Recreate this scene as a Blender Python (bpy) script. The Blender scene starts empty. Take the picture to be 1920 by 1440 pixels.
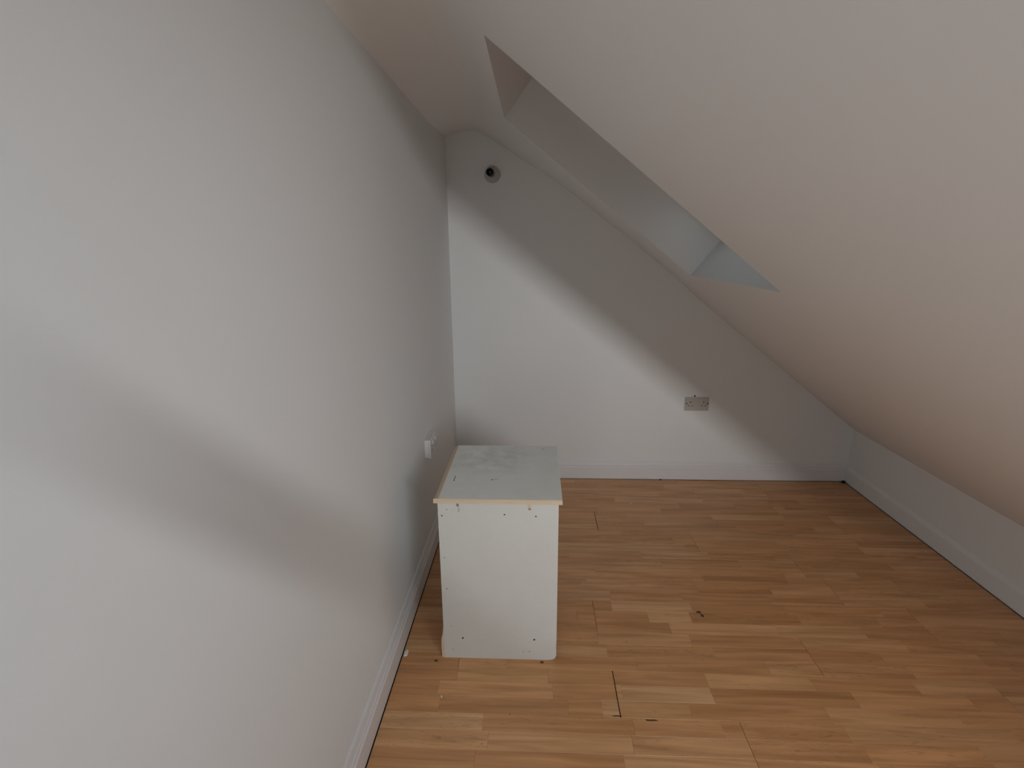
import bpy, bmesh, math, random
from mathutils import Vector, Matrix
random.seed(7)
C = bpy.context.scene.collection
S = bpy.context.scene

# ------------------------------------------------------------------ camera
XL0 = -0.018
CAM = Vector((0.4873, 0.0, 1.458))
def unit(px, py, f=977.02):
    return Vector((px-960.0, py-720.0, f)).normalized()
fw = unit(1004, 462)            # room depth direction seen by the lens
up = -unit(990, 4425)           # plumb line
up = (up - fw*up.dot(fw)).normalized()
rt = fw.cross(up)
if rt.x < 0: rt = -rt
# rows map camera axes (x right, y down, z forward) to the world (x right, y depth, z up)
R = Matrix((rt, fw, up))
cam_d = bpy.data.cameras.new('camera'); cam = bpy.data.objects.new('camera', cam_d); C.objects.link(cam)
cx, cy, cz = R @ Vector((1, 0, 0)), R @ Vector((0, -1, 0)), R @ Vector((0, 0, -1))
M = Matrix((cx, cy, cz)).transposed().to_4x4(); M.translation = CAM
cam.matrix_world = M
cam_d.sensor_width = 36.0; cam_d.lens = 977.02/1920*36.0; cam_d.clip_start = 0.02
S.camera = cam

# ------------------------------------------------------------------ colour management, sky, lights
S.view_settings.view_transform = 'Standard'; S.view_settings.look = 'None'
S.view_settings.exposure = -0.10; S.view_settings.gamma = 1.0
S.view_settings.use_curve_mapping = False
w = bpy.data.worlds.new('world'); S.world = w; w.use_nodes = True
w.node_tree.nodes['Background'].inputs[0].default_value = (0.62, 0.70, 0.80, 1)
w.node_tree.nodes['Background'].inputs[1].default_value = 0.5

SL = 0.795                                   # roof pitch, rise over run
NL = math.hypot(1, SL)
AL = Vector((1, 0, -SL))/NL                  # down the slope
NO = Vector((SL, 0, 1))/NL                   # out through the roof
WX = 2.448
def roof(x): return 0.355 + SL*(WX-x)
def rp(x, y, d=0.0): return Vector((x, y, roof(x))) + NO*d

def area(name, loc, nrm, xdir, sx, sy, power, col, spread=180):
    d = bpy.data.lights.new(name, 'AREA'); d.shape = 'RECTANGLE'; d.size = sx; d.size_y = sy
    d.energy = power; d.color = col; d.spread = math.radians(spread)
    o = bpy.data.objects.new(name, d); C.objects.link(o)
    z = -Vector(nrm).normalized(); x = (Vector(xdir) - z*Vector(xdir).dot(z)).normalized(); y = z.cross(x)
    m = Matrix((x, y, z)).transposed().to_4x4(); m.translation = loc; o.matrix_world = m
    return o
# bright near side of the second roof window (beside the camera), a strip parallel to the slope
area('roof_window_bright_edge', rp(1.30, -0.83, 0.15), (-0.12, 1, -0.10), AL, 1.30, 0.055, 9.0, (0.97, 0.985, 1.0), 95)
# sky seen through the second roof window
area('roof_window_sky', rp(1.30, -0.36, 0.235), -NO, AL, 1.35, 0.85, 5.2, (0.58, 0.79, 1.0))

# daylight leaking past the lower edge of the blind in the roof window in view
area('blind_gap_daylight', rp(1.10, 2.13, 0.235), -NO, AL, 0.16, 0.80, 0.20, (0.76, 0.90, 1.0))
# added fill light, low at the left wall behind the camera, to brighten the slope
area('added_fill_light', Vector((XL0+0.03, -0.85, 0.62)), (1, 0.4, 0.5), (0, 1, 0), 0.9, 1.1, 13.5, (0.93, 0.97, 1.0))

# ------------------------------------------------------------------ materials
def mat(name, col, rough=0.6, spec=0.3, bump=0.0, bscale=60, var=0.0, vscale=4):
    m = bpy.data.materials.new(name); m.use_nodes = True
    nt = m.node_tree; b = nt.nodes['Principled BSDF']
    b.inputs['Roughness'].default_value = rough
    b.inputs['Specular IOR Level'].default_value = spec
    b.inputs['Base Color'].default_value = (*col, 1)
    tc = nt.nodes.new('ShaderNodeTexCoord')
    if var:
        n = nt.nodes.new('ShaderNodeTexNoise'); n.inputs['Scale'].default_value = vscale; n.inputs['Detail'].default_value = 4
        nt.links.new(tc.outputs['Object'], n.inputs['Vector'])
        r = nt.nodes.new('ShaderNodeMapRange'); r.inputs[3].default_value = 1-var; r.inputs[4].default_value = 1+var
        nt.links.new(n.outputs['Fac'], r.inputs[0])
        v = nt.nodes.new('ShaderNodeVectorMath'); v.operation = 'SCALE'; v.inputs[0].default_value = col
        nt.links.new(r.outputs[0], v.inputs['Scale']); nt.links.new(v.outputs[0], b.inputs['Base Color'])
    if bump:
        n = nt.nodes.new('ShaderNodeTexNoise'); n.inputs['Scale'].default_value = bscale; n.inputs['Detail'].default_value = 3
        nt.links.new(tc.outputs['Object'], n.inputs['Vector'])
        bp = nt.nodes.new('ShaderNodeBump'); bp.inputs['Strength'].default_value = bump; bp.inputs['Distance'].default_value = 0.004
        nt.links.new(n.outputs['Fac'], bp.inputs['Height']); nt.links.new(bp.outputs[0], b.inputs['Normal'])
    return m
PAINT = mat('white_emulsion', (0.85, 0.86, 0.855), 0.75, 0.2, bump=0.04, bscale=90, var=0.015, vscale=2)
CEILP = mat('white_ceiling_emulsion', (0.865, 0.86, 0.845), 0.8, 0.2, bump=0.05, bscale=110, var=0.015, vscale=2)
GLOSS = mat('white_gloss_paint', (0.80, 0.795, 0.80), 0.35, 0.4, bump=0.05, bscale=40, var=0.03, vscale=9)
DARK = mat('dark_gap', (0.02, 0.015, 0.012), 0.9, 0.1)
PLAST = mat('shaded_socket_plastic', (0.52, 0.49, 0.44), 0.35, 0.5, var=0.02)  # white plastic darkened: the shadow on the far socket is put into the colour
PLAST2 = mat('white_plastic', (0.80, 0.79, 0.78), 0.35, 0.5)
HOLE = mat('black_hole', (0.015, 0.013, 0.012), 0.7, 0.2)
BLACK = mat('black_bakelite', (0.012, 0.011, 0.011), 0.22, 0.6)
PATT = mat('grey_rose_plastic', (0.52, 0.50, 0.47), 0.6, 0.2)
BEIGE = mat('bare_mdf_edge', (0.72, 0.58, 0.42), 0.75, 0.2, var=0.08, vscale=30)
RUST = mat('chipped_brown_core', (0.36, 0.26, 0.19), 0.9, 0.1, var=0.2, vscale=200)
TRACE = mat('paint_chip_white', (0.85, 0.83, 0.76), 0.6, 0.3)
METAL = mat('grey_steel', (0.4, 0.4, 0.4), 0.4, 0.5)
BLIND = mat('grey_blackout_blind', (0.30, 0.28, 0.26), 0.9, 0.1)
FRAME = mat('window_frame_lacquer', (0.62, 0.55, 0.44), 0.4, 0.4)

def cab_material(mname, base):
    """white melamine with grey smudges and rubbed marks of its own"""
    m = mat(mname, base[:3], 0.32, 0.5)
    nt = m.node_tree; b = nt.nodes['Principled BSDF']; tc = nt.nodes['Texture Coordinate']
    n = nt.nodes.new('ShaderNodeTexNoise'); n.inputs['Scale'].default_value = 14; n.inputs['Detail'].default_value = 6; n.inputs['Roughness'].default_value = 0.65
    nt.links.new(tc.outputs['Object'], n.inputs['Vector'])
    # smudged patch on the rear of the top
    vd = nt.nodes.new('ShaderNodeVectorMath'); vd.operation = 'DISTANCE'; vd.inputs[1].default_value = (-0.054, 0.118, 0.643)
    nt.links.new(tc.outputs['Object'], vd.inputs[0])
    r = nt.nodes.new('ShaderNodeMapRange'); r.inputs[1].default_value = 0.20; r.inputs[2].default_value = 0.02; r.inputs[3].default_value = 0; r.inputs[4].default_value = 1
    nt.links.new(vd.outputs['Value'], r.inputs[0])
    r2 = nt.nodes.new('ShaderNodeMapRange'); r2.inputs[1].default_value = 0.36; r2.inputs[2].default_value = 0.66
    nt.links.new(n.outputs['Fac'], r2.inputs[0])
    mu = nt.nodes.new('ShaderNodeMath'); mu.operation = 'MULTIPLY'
    nt.links.new(r.outputs[0], mu.inputs[0]); nt.links.new(r2.outputs[0], mu.inputs[1])
    ad = nt.nodes.new('ShaderNodeMath'); ad.operation = 'MULTIPLY_ADD'; ad.inputs[1].default_value = 0.07
    nt.links.new(r2.outputs[0], ad.inputs[0]); 
    m3 = nt.nodes.new('ShaderNodeMath'); m3.operation = 'MULTIPLY'; m3.inputs[1].default_value = 0.42
    nt.links.new(mu.outputs[0], m3.inputs[0]); nt.links.new(m3.outputs[0], ad.inputs[2])
    mx = nt.nodes.new('ShaderNodeMix'); mx.data_type = 'RGBA'
    mx.inputs['A'].default_value = base; mx.inputs['B'].default_value = (0.36, 0.34, 0.31, 1)
    nt.links.new(ad.outputs[0], mx.inputs['Factor']); nt.links.new(mx.outputs['Result'], b.inputs['Base Color'])
    return m
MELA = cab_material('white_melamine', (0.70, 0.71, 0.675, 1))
MELA_LIT = cab_material('white_melamine_lit_top', (0.90, 0.905, 0.865, 1))  # same melamine brightened: light missing from above is put into the colour

def wood_material():
    m = bpy.data.materials.new('oak_laminate'); m.use_nodes = True
    nt = m.node_tree; N = nt.nodes; L = nt.links; b = N['Principled BSDF']
    b.inputs['Roughness'].default_value = 0.42; b.inputs['Specular IOR Level'].default_value = 0.5
    tc = N.new('ShaderNodeTexCoord'); oi = N.new('ShaderNodeObjectInfo')
    off = N.new('ShaderNodeVectorMath'); off.operation = 'MULTIPLY_ADD'
    cmb = N.new('ShaderNodeCombineXYZ'); L.new(oi.outputs['Random'], cmb.inputs[0]); L.new(oi.outputs['Random'], cmb.inputs[1])
    off.inputs[1].default_value = (37, 19, 0); L.new(cmb.outputs[0], off.inputs[0]); L.new(tc.outputs['Object'], off.inputs[2])
    mp = N.new('ShaderNodeMapping'); mp.inputs['Scale'].default_value = (2.2, 34, 1); L.new(off.outputs[0], mp.inputs[0])
    n1 = N.new('ShaderNodeTexNoise'); n1.inputs['Scale'].default_value = 1.0; n1.inputs['Detail'].default_value = 6; n1.inputs['Distortion'].default_value = 0.9
    L.new(mp.outputs[0], n1.inputs['Vector'])
    mp2 = N.new('ShaderNodeMapping'); mp2.inputs['Scale'].default_value = (9, 48, 1); L.new(off.outputs[0], mp2.inputs[0])
    n2 = N.new('ShaderNodeTexNoise'); n2.inputs['Scale'].default_value = 1.4; n2.inputs['Detail'].default_value = 4; n2.inputs['Distortion'].default_value = 2.2
    L.new(mp2.outputs[0], n2.inputs['Vector'])
    cr = N.new('ShaderNodeValToRGB'); e = cr.color_ramp
    e.elements[0].position = 0.30; e.elements[0].color = (0.74, 0.69, 0.63, 1)
    e.elements[1].position = 0.70; e.elements[1].color = (1.14, 1.17, 1.22, 1)
    L.new(n1.outputs['Fac'], cr.inputs[0])
    # short darker cathedral flecks
    fl = N.new('ShaderNodeMapRange'); fl.inputs[1].default_value = 0.60; fl.inputs[2].default_value = 0.72; fl.inputs[3].default_value = 1.0; fl.inputs[4].default_value = 0.78
    # only some strips are knotty
    kn = N.new('ShaderNodeMath'); kn.operation = 'FRACT'; km = N.new('ShaderNodeMath'); km.operation = 'MULTIPLY'; km.inputs[1].default_value = 7.31
    L.new(oi.outputs['Random'], km.inputs[0]); L.new(km.outputs[0], kn.inputs[0])
    ks = N.new('ShaderNodeMath'); ks.operation = 'MULTIPLY_ADD'; ks.inputs[1].default_value = -0.22; L.new(kn.outputs[0], ks.inputs[0]); L.new(n2.outputs['Fac'], ks.inputs[2])
    ka = N.new('ShaderNodeMath'); ka.operation = 'ADD'; ka.inputs[1].default_value = 0.05; L.new(ks.outputs[0], ka.inputs[0])
    L.new(ka.outputs[0], fl.inputs[0])
    mul = N.new('ShaderNodeVectorMath'); mul.operation = 'MULTIPLY'
    L.new(oi.outputs['Color'], mul.inputs[0]); L.new(cr.outputs[0], mul.inputs[1])
    sc = N.new('ShaderNodeVectorMath'); sc.operation = 'SCALE'; L.new(mul.outputs[0], sc.inputs[0]); L.new(fl.outputs[0], sc.inputs['Scale'])
    L.new(sc.outputs[0], b.inputs['Base Color'])
    # dusty, uneven sheen
    geo = N.new('ShaderNodeNewGeometry')
    n3 = N.new('ShaderNodeTexNoise'); n3.inputs['Scale'].default_value = 5; n3.inputs['Detail'].default_value = 5
    L.new(geo.outputs['Position'], n3.inputs['Vector'])
    rr = N.new('ShaderNodeMapRange'); rr.inputs[3].default_value = 0.24; rr.inputs[4].default_value = 0.36
    L.new(n3.outputs['Fac'], rr.inputs[0]); L.new(rr.outputs[0], b.inputs['Roughness'])
    return m
WOOD = wood_material()

# ------------------------------------------------------------------ helpers
def link(name, bm, m, parent=None, smooth=False, loc=None):
    me = bpy.data.meshes.new(name); bmesh.ops.recalc_face_normals(bm, faces=bm.faces); bm.to_mesh(me); bm.free()
    me.materials.append(m)
    if smooth:
        for p in me.polygons: p.use_smooth = True
    o = bpy.data.objects.new(name, me); C.objects.link(o)
    if loc is not None: o.location = loc
    if parent is not None: o.parent = parent
    return o
def tag(o, label=None, cat=None, group=None, kind=None):
    for k, v in (('label', label), ('category', cat), ('group', group), ('kind', kind)):
        if v: o[k] = v
    return o
def empty(name, loc=(0, 0, 0)):
    o = bpy.data.objects.new(name, None); C.objects.link(o); o.location = loc; o.empty_display_size = 0.05; return o
def box(bm, x0, x1, y0, y1, z0, z1, bev=0.0, seg=1):
    b2 = bmesh.new(); bmesh.ops.create_cube(b2, size=1)
    for v in b2.verts:
        v.co = Vector(((x0+x1)/2+v.co.x*(x1-x0), (y0+y1)/2+v.co.y*(y1-y0), (z0+z1)/2+v.co.z*(z1-z0)))
    if bev: bmesh.ops.bevel(b2, geom=list(b2.edges), offset=bev, segments=seg, affect='EDGES', profile=0.6)
    t = bpy.data.meshes.new('t'); b2.to_mesh(t); b2.free(); bm.from_mesh(t); bpy.data.meshes.remove(t)
    return bm
def bx(*a, **k): return box(bmesh.new(), *a, **k)
def prism(pts, axis, a0, a1, bm=None):
    """extrude a closed outline: pts are (u,v); axis 'x': (y,z), 'y': (x,z), 'z': (x,y)"""
    bm = bm or bmesh.new()
    def P(u, v, a): return {'x': (a, u, v), 'y': (u, a, v), 'z': (u, v, a)}[axis]
    A = [bm.verts.new(P(u, v, a0)) for u, v in pts]; B = [bm.verts.new(P(u, v, a1)) for u, v in pts]
    n = len(pts)
    bm.faces.new(A); bm.faces.new(B[::-1])
    for i in range(n): bm.faces.new((A[i], B[i], B[(i+1) % n], A[(i+1) % n]))
    return bm
def lathe(prof, axis, origin, seg=32, bm=None):
    """prof: (radius, distance along axis)"""
    bm = bm or bmesh.new(); ax = Vector(axis).normalized(); o = Vector(origin)
    u = ax.orthogonal().normalized(); v = ax.cross(u); rings = []
    for r, t in prof:
        rings.append([bm.verts.new(o+ax*t+(u*math.cos(2*math.pi*i/seg)+v*math.sin(2*math.pi*i/seg))*max(r, 1e-5)) for i in range(seg)])
    for a, b in zip(rings, rings[1:]):
        for i in range(seg): bm.faces.new((a[i], a[(i+1) % seg], b[(i+1) % seg], b[i]))
    bm.faces.new(rings[0]); bm.faces.new(rings[-1][::-1])
    bmesh.ops.remove_doubles(bm, verts=bm.verts, dist=1e-6)
    return bm
def blob(cx_, cy_, rx, ry, z0, z1, n=11, jit=0.25, seed=1):
    r = random.Random(seed)
    pts = []
    for i in range(n):
        a = 2*math.pi*i/n; k = 1-jit*r.random()
        pts.append((cx_+rx*k*math.cos(a), cy_+ry*k*math.sin(a)))
    return pts, z0, z1

# ------------------------------------------------------------------ the room shell
XL, XR, YF, YN = -0.018, 2.460, 3.140, -2.45       # wall faces
W1 = dict(x0=0.342, x1=1.240, y0=1.648, y1=2.620)  # roof window in view
W2 = dict(x0=0.700, x1=1.900, y0=-0.850, y1=0.120) # roof window beside the camera
D1 = 0.215

o = link('wall_left', bx(XL-0.12, XL, YN-0.12, YF+0.12, -0.03, 2.5), PAINT); tag(o, kind='structure')
o = link('wall_far', bx(XL-0.0, XR+0.1, YF, YF+0.12, -0.03, 2.5), PAINT); tag(o, kind='structure')
o = link('wall_right', bx(XR, XR+0.12, YN-0.12, YF, -0.03, 0.352), PAINT); tag(o, kind='structure')
nb = bmesh.new()
box(nb, XL, XR, YN-0.12, YN, -0.03, 2.5)
o = link('wall_near', nb, PAINT); tag(o, kind='structure')

# sloping ceiling with a softly rounded ridge, two roof window openings and plastered reveals
near_prof = [(-0.03, 2.020), (0.03, 2.060), (0.09, 2.100), (0.15, 2.128), (0.21, roof(0.21)-0.012), (0.26, roof(0.26)-0.002), (0.30, roof(0.30)), (0.342, roof(0.342))]
far_prof = {-0.03: 2.046, 0.03: 2.066, 0.09: 2.080, 0.15: 2.082, 0.21: 2.050, 0.26: 2.022, 0.30: 1.997, 0.342: 1.972,
            0.42: 1.922, 0.50: 1.875, 0.60: 1.810, 0.70: 1.741}
xs = [p[0] for p in near_prof] + [0.42, 0.50, 0.60, 0.70, 0.80, 0.90, 1.00, 1.10, 1.240, 1.28, 1.5, 1.8, 2.1, 2.3, 2.42, 2.475]
xs = sorted(set(xs))
NP = dict(near_prof)
ys = sorted(set([YN-0.1, -1.5, -1.0, W2['y0'], -0.4, W2['y1'], 0.5, 1.0, 1.4, W1['y0'], 1.9, 2.2, 2.45, W1['y1'], 2.68, 2.75, 2.82, 2.89, 2.96, 3.03, 3.08, YF+0.03]))
def smooth(t): t = max(0, min(1, t)); return t*t*(3-2*t)
def cz_at(x, y):
    base = NP.get(round(x, 3), roof(x))
    k = smooth((y-2.62)/(3.14-2.62))
    tgt = far_prof.get(round(x, 3), roof(x) + (0.012 if 0.95 < x < 1.35 else 0.0))
    return base*(1-k)+tgt*k
cb = bmesh.new(); V = {}
for i, x in enumerate(xs):
    for j, y in enumerate(ys): V[i, j] = cb.verts.new((x, y, cz_at(x, y)))
def inside(w, x0, x1, y0, y1):
    return x0 >= w['x0']-0.005 and x1 <= w['x1']+0.005 and y0 >= w['y0']-0.005 and y1 <= w['y1']+0.005
for i in range(len(xs)-1):
    for j in range(len(ys)-1):
        if inside(W1, xs[i], xs[i+1], ys[j], ys[j+1]): continue
        if inside(W2, xs[i], xs[i+1], ys[j], ys[j+1]): continue
        f = cb.faces.new((V[i, j], V[i+1, j], V[i+1, j+1], V[i, j+1])); f.smooth = True
ceil = link('ceiling', cb, CEILP); tag(ceil, kind='structure')
for p in ceil.data.polygons: p.use_smooth = True

def shaft(w, name, dep, m):
    """plastered lining of a roof window, square to the slope, one board for each side"""
    t = 0.02; obs = []
    x0, x1, y0, y1 = w['x0'], w['x1'], w['y0'], w['y1']
    def slab(a, b, c, d, off):
        bm = bmesh.new()
        vs = []
        for q in (a, b, c, d): vs.append(bm.verts.new(q))
        ws = [bm.verts.new(v.co+off*t+NO*(0.012 if i < 2 else 0)) for i, v in enumerate(vs)]
        bm.faces.new(vs); bm.faces.new(ws[::-1])
        for i in range(4): bm.faces.new((vs[i], ws[i], ws[(i+1) % 4], vs[(i+1) % 4]))
        return bm
    Y = Vector((0, 1, 0))
    return [
        slab(rp(x0, y1), rp(x1, y1), rp(x1, y1, dep), rp(x0, y1, dep), Y),
        slab(rp(x0, y0), rp(x1, y0), rp(x1, y0, dep), rp(x0, y0, dep), -Y),
        slab(rp(x0, y0), rp(x0, y1), rp(x0, y1, dep), rp(x0, y0, dep), -AL),
        slab(rp(x1, y0), rp(x1, y1), rp(x1, y1, dep), rp(x1, y0, dep), AL)]
def slope_box(bm, x0, x1, y0, y1, d0, d1, trim=0.0):
    """box lying in the roof slope: x0..x1 measured on the slope line, d0..d1 out of the slope"""
    vs = [bm.verts.new(rp(x, y, d)) for d in (d0, d1) for (x, y) in ((x0, y0), (x1, y0), (x1, y1), (x0, y1))]
    for f in ((0, 1, 2, 3), (7, 6, 5, 4), (0, 4, 5, 1), (1, 5, 6, 2), (2, 6, 7, 3), (3, 7, 4, 0)): bm.faces.new([vs[i] for i in f])
    return bm

def roof_window(name, w, dep, blind, label):
    root = empty(name, rp((w['x0']+w['x1'])/2, w['y0'], 0)); tag(root, kind='structure')
    inv = Matrix.Translation(-root.location)
    def part(nm, bm, m):
        bm.transform(inv); return link(nm, bm, m, root)
    for s in shaft(w, name, dep, CEILP): part('reveal', s, CEILP)
    x0, x1, y0, y1 = w['x0'], w['x1'], w['y0'], w['y1']; f = 0.045
    for a in ((x0-0.02, x0+f, y0-0.02, y1+0.02), (x1-f, x1+0.02, y0-0.02, y1+0.02), (x0+f, x1-f, y0-0.02, y0+f), (x0+f, x1-f, y1-f, y1+0.02)):
        part('frame_rail', slope_box(bmesh.new(), *a, dep, dep+0.07), FRAME if blind else GLOSS)
    if blind:
        part('blackout_blind', slope_box(bmesh.new(), x0+f-0.004, x1-f-0.16, y0+f-0.004, y1-f+0.004, dep+0.03, dep+0.034), BLIND)
        part('blind_rail', slope_box(bmesh.new(), x1-f-0.18, x1-f-0.16, y0+f, y1-f, dep+0.026, dep+0.044), METAL)
        part('outer_pane', slope_box(bmesh.new(), x0+0.01, x1-0.01, y0+0.01, y1-0.01, dep+0.05, dep+0.058), BLACK)
    return root
roof_window('window_1', W1, D1, True, '')
roof_window('window_2', W2, 0.24, False, '')
# added unseen slab above window 2 keeps the sky light coming from the lamp behind the glass only
o = link('sky_blocker_1', slope_box(bmesh.new(), 0.64, 1.96, -0.92, 0.19, 0.315, 0.33), GLOSS); tag(o, kind='structure')

# made-up hatch surround, added around the fill light behind the camera
dd = empty('fill_surround_1', (XL, -0.85, 0.0)); tag(dd, kind='structure')
for a in ((-0.53, -0.47, 0.0, 1.28), (0.47, 0.53, 0.0, 1.28), (-0.47, 0.47, 1.21, 1.28), (-0.47, 0.47, 0.0, 0.05)):
    link('frame_rail', bx(0.0, 0.028, a[0], a[1], a[2], a[3], bev=0.002), GLOSS, dd)
link('fill_backing', bx(0.0, 0.008, -0.47, 0.47, 0.05, 1.21), PLAST2, dd)

# ------------------------------------------------------------------ skirting boards
def skirt_profile(t, hgt):
    """from the wall (0) into the room (t): stepped ogee"""
    return [(0, 0.004), (t, 0.004), (t, 0.080), (t-0.004, 0.086), (t-0.0035, 0.095), (t-0.007, 0.101), (t-0.009, 0.110), (t-0.012, hgt-0.004), (t-0.015, hgt), (0, hgt)]
pr = skirt_profile(0.018, 0.125)
b = prism([(XL+u, z) for u, z in pr], 'y', -0.31, YF)
o = link('baseboard_left', b, GLOSS); tag(o, kind='structure')
pr = skirt_profile(0.016, 0.118)
b = prism([(YF-u, z) for u, z in pr], 'x', XL+0.018, XR)
o = link('baseboard_far', b, GLOSS); tag(o, kind='structure')
pr = [(0, 0.003), (0.012, 0.003), (0.012, 0.085), (0.008, 0.094), (0.003, 0.102), (0, 0.104)]
b = prism([(XR-u, z) for u, z in pr], 'y', YN, YF-0.016)
o = link('baseboard_right', b, PAINT); tag(o, kind='structure')

# ------------------------------------------------------------------ floor: laminate boards of three oak strips
floor = link('floor', bx(XL-0.02, XR+0.02, YN-0.02, YF+0.02, -0.05, -0.010), DARK); tag(floor, kind='structure')
BW = 0.190; SW = BW/3; Y0 = 1.352
tones = [(0.292, 0.160, 0.082), (0.280, 0.149, 0.074), (0.300, 0.170, 0.090), (0.286, 0.155, 0.079), (0.275, 0.147, 0.074), (0.308, 0.178, 0.097), (0.296, 0.160, 0.081)]
def tone(r):
    c = r.choice(tones); k = 2.05*r.uniform(0.95, 1.05); return tuple(v*k*g for v, g in zip(c, (1.15, 1.08, 0.92)))+(1,)
LIGHTW = (0.335, 0.205, 0.118, 1); DARKW = (0.262, 0.138, 0.067, 1); MIDW = (0.29, 0.155, 0.075, 1)
# blocks that can be recognised in the photograph: row -> list of (start, end, colour)
special = {
    (0, 0): [(0.0, 0.175, MIDW), (0.175, 0.60, DARKW), (0.60, 0.709, MIDW), (0.709, 0.763, LIGHTW)],
    (0, 1): [(0.785, 1.085, LIGHTW), (1.085, 1.55, DARKW)],
    (0, 2): [(0.0, 0.218, DARKW), (0.218, 0.537, (0.31, 0.18, 0.09, 1)), (0.537, 0.767, MIDW)],
    (-1, 2): [(0.0, 0.326, LIGHTW), (0.326, 0.80, MIDW)],
    (2, 1): [(0.95, 1.12, LIGHTW), (1.12, 1.55, DARKW)],
    (2, 2): [(0.58, 0.81, DARKW), (0.81, 1.14, LIGHTW)],
    (3, 2): [(1.25, 1.62, DARKW)],
}
ends = {0: 0.765, 6: 0.825, -1: 1.137, 3: 0.50, 4: 1.72, 1: 1.50, 2: 2.02, 5: 1.30, 7: 1.85, 8: 0.6, -2: 0.35, -3: 1.7}
X0, X1 = 0.0025, XR-0.014
meshes = {}
def piece_mesh(l, wdt, th=0.008):
    key = (round(l, 3), round(wdt, 4))
    if key not in meshes:
        bm = bmesh.new(); e = 0.0005
        # chamfered plank: top face slightly smaller than the body
        lo = [bm.verts.new((x, y, -th)) for x, y in ((0, 0), (l, 0), (l, wdt), (0, wdt))]
        md = [bm.verts.new((x, y, -e)) for x, y in ((0, 0), (l, 0), (l, wdt), (0, wdt))]
        tp = [bm.verts.new((x, y, 0)) for x, y in ((e, e), (l-e, e), (l-e, wdt-e), (e, wdt-e))]
        bm.faces.new(lo[::-1]); bm.faces.new(tp)
        for A, B in ((lo, md), (md, tp)):
            for i in range(4): bm.faces.new((A[i], A[(i+1) % 4], B[(i+1) % 4], B[i]))
        me = bpy.data.meshes.new('oak_strip'); bmesh.ops.recalc_face_normals(bm, faces=bm.faces); bm.to_mesh(me); bm.free(); me.materials.append(WOOD); meshes[key] = me
    return meshes[key]
r = random.Random(21)
LEN = 1.285
for row in range(-4, 10):
    yb = Y0+row*BW
    if yb > YF-0.01: break
    e = ends.get(row, r.uniform(0.3, 1.6))
    cuts = [X0]; c = e-LEN*2
    while c < X1:
        if X0+0.02 < c < X1-0.02: cuts.append(c)
        c += LEN
    cuts.append(X1)
    for a, bnd in zip(cuts, cuts[1:]):
        brd = empty('floor_board', (a, yb, 0)); brd.parent = floor
        for k in range(3):
            y = yb+k*SW; wd = min(SW, YF-0.014-y)
            if wd < 0.01: continue
            marks = [a]
            sp = special.get((row, k), [])
            x = a - r.uniform(0, 0.25)
            while True:
                x += r.uniform(0.30, 0.52)
                if x > bnd-0.06: break
                if any(s[0]-0.05 < x < s[1]+0.05 for s in sp): continue
                if x-marks[-1] > 0.06: marks.append(x)
            for s in sp:
                for q in s[:2]:
                    if a+0.003 < q < bnd-0.003: marks.append(q)
            marks = sorted(set(marks))+[bnd]
            for p, q in zip(marks, marks[1:]):
                if q-p < 0.01: continue
                col = tone(r)
                for s in sp:
                    if s[0]-0.01 <= (p+q)/2 <= s[1]+0.01: col = tuple(2.0*v*g for v, g in zip(s[2][:3], (1.15, 1.08, 0.92)))+(1,)
                end_gap = 0.0012 if q == bnd else 0.0002
                g2 = 0.0004 if k == 2 else 0.0001
                pc = bpy.data.objects.new('oak_strip', piece_mesh(q-p-end_gap, wd-g2)); C.objects.link(pc)
                pc.parent = brd; pc.location = (p-a, y-yb, 0); pc.color = col
# floor nearer than the picture and behind the camera: whole boards
yb = Y0-4*BW
while yb > YN:
    l0 = max(YN, yb-BW)
    bo = bpy.data.objects.new('floor_board', piece_mesh(X1-X0, yb-l0-0.0004)); C.objects.link(bo); bo.parent = floor
    bo.location = (X0, l0, 0); bo.color = tone(r); yb -= BW

def flat(name, pts, z0, z1, m, parent=None, axis='z', inv=None):
    bm = prism(pts, axis, z0, z1)
    if inv is not None: bm.transform(inv)
    return link(name, bm, m, parent)
# dark opened joints and knots that belong to the floor
for nm, pts in (('open_joint', [(0.7635, 1.352), (0.7665, 1.352), (0.7665, 1.542), (0.7640, 1.542)]),
                ('open_joint', [(0.8235, 2.492), (0.8262, 2.492), (0.8262, 2.68), (0.8240, 2.68)])):
    flat(nm, pts, -0.002, 0.0004, DARK, floor)
KNOT = mat('dark_knot', (0.13, 0.07, 0.035), 0.6, 0.2, var=0.3, vscale=90)
for i, (kx, ky, a, b_) in enumerate([(1.163, 1.862, 0.012, 0.010), (1.170, 1.84, 0.008, 0.012), (0.755, 1.357, 0.022, 0.004), (0.131, 1.566, 0.010, 0.006), (0.516, 1.572, 0.008, 0.007), (0.41, 1.35, 0.003, 0.002), (0.86, 1.345, 0.025, 0.004), (0.33, 1.245, 0.0025, 0.002)]):
    pts, z0, z1 = blob(kx, ky, a, b_, -0.001, 0.0004, seed=i+3, jit=0.45); flat('wood_knot', pts, z0, z1, KNOT, floor)

# ------------------------------------------------------------------ white cabinet
CX0, CX1, CY0, CY1, CH = 0.160, 0.568, 1.584, 2.040, 0.628
cab = empty('bedside_cabinet', ((CX0+CX1)/2, (CY0+CY1)/2, 0))
tag(cab, 'small white chipboard cabinet with bare beige top edges beside the left wall', 'cabinet')
ci = Matrix.Translation(-cab.location)
def cpart(nm, bm, m, parent=cab, smooth=False):
    bm.transform(ci); return link(nm, bm, m, parent, smooth)
def shift_mat(m, loc):
    pass
T = 0.016
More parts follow.
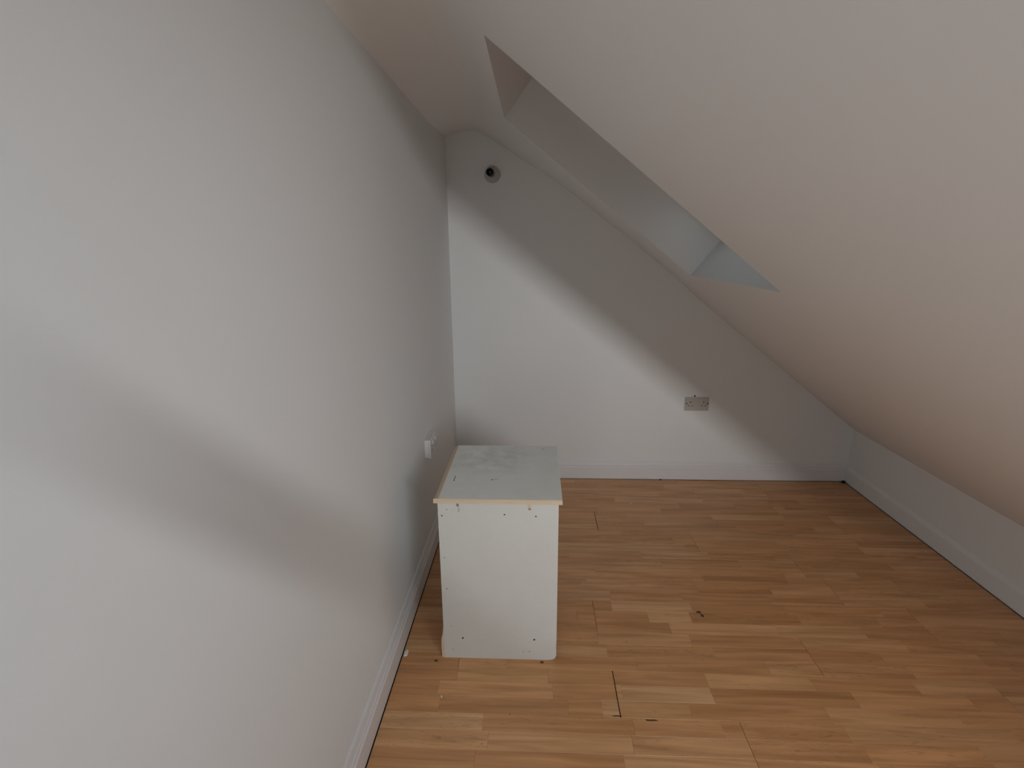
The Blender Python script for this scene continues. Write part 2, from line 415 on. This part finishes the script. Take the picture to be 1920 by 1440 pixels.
# near side panel with worn lower right corner
pts = [(CX0+0.001, 0.0), (CX1-0.030, 0.0), (CX1-0.014, 0.002), (CX1-0.004, 0.009), (CX1, 0.022), (CX1-0.001, 0.06), (CX1, 0.085), (CX1, CH), (CX0, CH), (CX0, 0.13), (CX0, 0.0)]
pts = [(CX0, 0.0)]+pts[1:-1]
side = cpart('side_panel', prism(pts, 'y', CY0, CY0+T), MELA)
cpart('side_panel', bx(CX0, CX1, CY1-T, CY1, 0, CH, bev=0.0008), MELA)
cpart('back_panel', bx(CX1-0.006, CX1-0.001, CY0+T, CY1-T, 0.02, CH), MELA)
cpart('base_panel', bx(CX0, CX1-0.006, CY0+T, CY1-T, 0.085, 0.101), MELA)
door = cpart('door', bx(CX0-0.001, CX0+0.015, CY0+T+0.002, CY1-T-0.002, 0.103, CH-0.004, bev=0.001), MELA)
# plinth with a curved bracket foot standing proud on the left
pl = [(CY0+0.001, 0), (CY0+0.001, 0.128), (CY0+0.012, 0.100), (CY0+0.030, 0.086), (CY1-0.03, 0.086), (CY1-0.001, 0.10), (CY1-0.001, 0)]
plinth = cpart('plinth', prism([(CX0, 0), (CX0-0.0098, 0), (CX0-0.0108, 0.045), (CX0-0.0098, 0.078), (CX0-0.005, 0.100), (CX0-0.001, 0.130), (CX0, 0.134)], 'y', CY0+0.0015, CY1), BEIGE)
plinth['label'] = 'bare beige plinth strip standing proud of the side'
# top: slab plus lippings of bare mdf on the left and front
TX0, TX1, TY0, TY1, TZ0, TZ1 = 0.148, 0.580, 1.574, 2.066, CH, CH+0.0145
top = cpart('top_panel', bx(TX0+0.016, TX1, TY0+0.006, TY1, TZ0, TZ1, bev=0.001), MELA_LIT)
fr = cpart('front_lipping', prism([(TY0, TZ0), (TY0+0.006, TZ0), (TY0+0.006, TZ1), (TY0+0.004, TZ1-0.0004), (TY0+0.0025, TZ1-0.003), (TY0+0.0012, TZ1-0.0045), (TY0, TZ1-0.0055)], 'x', TX0, TX1), BEIGE)
fr['label'] = 'bare beige strip along the near edge of the top'
lf = cpart('left_lipping', prism([(TX0, TZ0), (TX0+0.016, TZ0), (TX0+0.016, TZ1), (TX0+0.012, TZ1-0.0004), (TX0+0.008, TZ1-0.003), (TX0+0.004, TZ1-0.004), (TX0, TZ1-0.007)], 'y', TY0+0.006, TY1), BEIGE)
lf['label'] = 'bare beige strip along the left edge of the top'
def cdisc(nm, x, z, rr_, m=HOLE, par=cab):
    return cpart(nm, lathe([(rr_, 0), (rr_*0.9, 0.0004)], (0, -1, 0), (x, CY0, z), 14), m, par)
for x, z, q in ((0.229, 0.086, 0.0036), (0.488, 0.086, 0.0036), (0.386, 0.584, 0.0026), (0.492, 0.579, 0.0026), (0.173, 0.577, 0.0026), (0.179, 0.291, 0.0020), (0.176, 0.415, 0.0016), (0.187, 0.135, 0.0014), (0.192, 0.036, 0.0014), (0.471, 0.034, 0.0019), (0.190, 0.600, 0.0016)):
    cdisc('screw_hole', x, z, q)
def cchip(nm, cx_, cz_, rx, rz, m, seed, th=0.0006):
    pts, _, _ = blob(cx_, cz_, rx, rz, 0, 0, n=12, jit=0.35, seed=seed)
    return cpart(nm, prism(pts, 'y', CY0-th, CY0+0.0002), m)
cchip('paint_chip', 0.470, 0.617, 0.008, 0.010, BEIGE, 5)
cchip('paint_chip', 0.471, 0.606, 0.0065, 0.0045, RUST, 6, 0.0009)
cchip('paint_chip', 0.228, 0.618, 0.0055, 0.007, RUST, 7)
SM = mat('grey_scuff', (0.50, 0.49, 0.45), 0.7, 0.2, var=0.15, vscale=150)
cchip('scuff_mark', 0.231, 0.600, 0.003, 0.012, SM, 8, 0.0004)
cchip('scuff_mark', 0.449, 0.034, 0.003, 0.005, SM, 9, 0.0004)
DSM = mat('dark_scratch', (0.10, 0.10, 0.085), 0.8, 0.1, var=0.35, vscale=160)
MSM = mat('faint_scratch', (0.36, 0.36, 0.33), 0.8, 0.1, var=0.3, vscale=160)
def tmark(cx_, cy_, rx, ry, m, seed, rot=0.0):
    pts, _, _ = blob(0, 0, rx, ry, 0, 0, n=12, jit=0.5, seed=seed)
    c, s = math.cos(rot), math.sin(rot)
    pts = [(cx_+u*c-v*s, cy_+u*s+v*c) for u, v in pts]
    return cpart('scratch', prism(pts, 'z', TZ1-0.0003, TZ1+0.0004), m)
tmark(0.196, 1.745, 0.0028, 0.026, MSM, 1, -0.05); tmark(0.1965, 1.722, 0.0022, 0.008, DSM, 2)
tmark(0.333, 1.730, 0.0035, 0.0045, DSM, 3); tmark(0.345, 1.732, 0.012, 0.0012, MSM, 4, 0.05)
tmark(0.192, 1.82, 0.0012, 0.004, MSM, 5); tmark(0.232, 1.965, 0.002, 0.005, MSM, 6); tmark(0.52, 2.03, 0.003, 0.006, MSM, 9)

# ------------------------------------------------------------------ double socket on the far wall
def socket_plate(bm, w_, h_, d_): return box(bm, -w_/2, w_/2, -d_, 0, -h_/2, h_/2, bev=0.003, seg=2)
s1 = empty('wall_socket', (1.4885, YF, 0.507)); tag(s1, 'off-white double plug socket on the far wall under the slope', 'socket')
link('face_plate', socket_plate(bmesh.new(), 0.146, 0.086, 0.010), PLAST, s1)
def rect_hole(x, z, w_, h_, par, nm='pin_slot'): return link(nm, bx(x-w_/2, x+w_/2, -0.0108, -0.0098, z-h_/2, z+h_/2), HOLE, par)
for sx in (-1, 1):
    c0 = sx*0.040
    rect_hole(c0, 0.013, 0.0050, 0.0080, s1)
    rect_hole(c0-0.011, -0.010, 0.0070, 0.0045, s1); rect_hole(c0+0.011, -0.010, 0.0070, 0.0045, s1)
    sw = link('rocker_switch', bx(sx*0.0635-0.0045, sx*0.0635+0.0045, -0.0125, -0.0095, -0.003, 0.013, bev=0.001), PLAST, s1)
    link('switch_shadow', bx(sx*0.0635-0.004, sx*0.0635+0.004, -0.0130, -0.0124, 0.001, 0.007), HOLE, sw)  # black patch painted as the shadow at the switch
link('screw', lathe([(0.003, 0), (0.003, 0.0012), (0.0018, 0.0018)], (0, -1, 0), (0.0, -0.0098, 0.030), 12), PLAST, s1)
o = link('wall_plug_hole', lathe([(0.0052, 0), (0.0045, 0.0008)], (0, -1, 0), (0, 0, 0), 14), HOLE, loc=(1.4745, YF, 0.5565))
tag(o, 'small dark drilled hole just above the far wall socket', 'hole')

# double socket on the left wall, seen almost edge on
s2 = empty('wall_socket', (XL, 2.290, 0.560)); tag(s2, 'white surface-mounted socket box on the left wall just above the cabinet', 'socket')
link('back_box', bx(0, 0.020, -0.073, 0.073, -0.043, 0.043, bev=0.002), PLAST2, s2)
link('face_plate', bx(0.020, 0.029, -0.075, 0.075, -0.045, 0.045, bev=0.003, seg=2), PLAST2, s2)
for sy in (-1, 1):
    link('rocker_switch', bx(0.028, 0.034, sy*0.03-0.006, sy*0.03+0.006, 0.012, 0.030, bev=0.001), PLAST2, s2)
    for dy, dz in ((0, 0.006), (-0.011, -0.016), (0.011, -0.016)):
        link('pin_slot', bx(0.0285, 0.0295, sy*0.04+dy-0.003, sy*0.04+dy+0.003, dz-0.003, dz+0.003), HOLE, s2)

# ------------------------------------------------------------------ wall light fitting without its bulb
lt = empty('lamp_holder', (0.243, YF, 1.852)); tag(lt, 'round black bulb holder on a grey wall rose high on the far wall', 'light fitting')
link('wall_rose', lathe([(0.046, 0), (0.046, 0.004), (0.042, 0.010), (0.030, 0.016), (0.022, 0.020)], (0, -1, 0), (0, 0, 0), 40), PATT, lt, smooth=False)
hd = Vector((-0.10, -1, 0.04)).normalized()
link('holder_body', lathe([(0.014, 0.012), (0.016, 0.03), (0.019, 0.04), (0.0215, 0.055), (0.0222, 0.070), (0.0215, 0.082), (0.0185, 0.086), (0.0165, 0.080), (0.0160, 0.062), (0.001, 0.060)], hd, (0, 0, 0), 32), BLACK, lt, smooth=True)
for a in (-0.006, 0.006):
    link('contact_pin', lathe([(0.0018, 0.058), (0.0018, 0.066), (0.001, 0.068)], hd, (a, 0, a*0.6), 10), METAL, lt)

# ------------------------------------------------------------------ loose flakes on the floor
def flake(nm, x, y, rx, ry, label, seed, h_=0.004, m=TRACE):
    bm = bmesh.new(); pts, _, _ = blob(0, 0, rx, ry, 0, 0, n=9, jit=0.4, seed=seed)
    lo = [bm.verts.new((u, v, 0.0002)) for u, v in pts]; hi = [bm.verts.new((u*0.8, v*0.8, h_)) for u, v in pts]
    bm.faces.new(lo[::-1]); bm.faces.new(hi)
    for i in range(9): bm.faces.new((lo[i], lo[(i+1) % 9], hi[(i+1) % 9], hi[i]))
    o = link(nm, bm, m, loc=(x, y, 0.0)); tag(o, label, 'debris'); return o
flake('plaster_flake', 0.0125, 1.598, 0.0085, 0.022, 'cream plaster flake lying against the left skirting board', 31, 0.003)
flake('plaster_flake', 0.178, 1.409, 0.0042, 0.0055, 'small white plaster crumb on the floorboards in front of the cabinet', 33, 0.004)
flake('plaster_flake', 1.05, 2.796, 0.006, 0.008, 'tiny pale crumb on the floor near the far wall', 35, 0.002)
DUST = mat('dark_fluff', (0.02, 0.02, 0.03), 0.95, 0.1)
flake('fluff_tuft', 2.432, 3.108, 0.016, 0.012, 'dark bit of fluff in the far right floor corner', 37, 0.012, DUST)
flake('fluff_tuft', 1.295, 3.119, 0.006, 0.004, 'dark speck on the floor against the far skirting board', 39, 0.006, DUST)

# ------------------------------------------------------------------ made-up handrail behind the camera (added to cast the streak on the left wall)
hr = empty('streak_blocker', (0.32, -0.06, 0)); tag(hr, 'added slanted handrail behind the camera', 'blocker')
A = Vector((0.545, -0.12, 1.413)); dr = Vector((1, 0, -0.81)).normalized()
bm = bmesh.new(); u_ = Vector((0, 1, 0)); v_ = dr.cross(u_)
ring = []
for t in (0.0, 0.56):
    ring.append([bm.verts.new(A+dr*t+u_*(0.020*math.cos(a))+v_*(0.034*math.sin(a))) for a in [k*math.pi/8 for k in range(16)]])
bm.faces.new(ring[0]); bm.faces.new(ring[1][::-1])
for i in range(16): bm.faces.new((ring[0][i], ring[1][i], ring[1][(i+1) % 16], ring[0][(i+1) % 16]))
bm.transform(Matrix.Translation(-hr.location)); link('streak_bar', bm, FRAME, hr)
e_ = A+dr*0.54
bm = bx(e_.x-0.008, e_.x+0.008, -0.128, -0.112, 0, e_.z); bm.transform(Matrix.Translation(-hr.location)); link('streak_bar_post', bm, FRAME, hr)
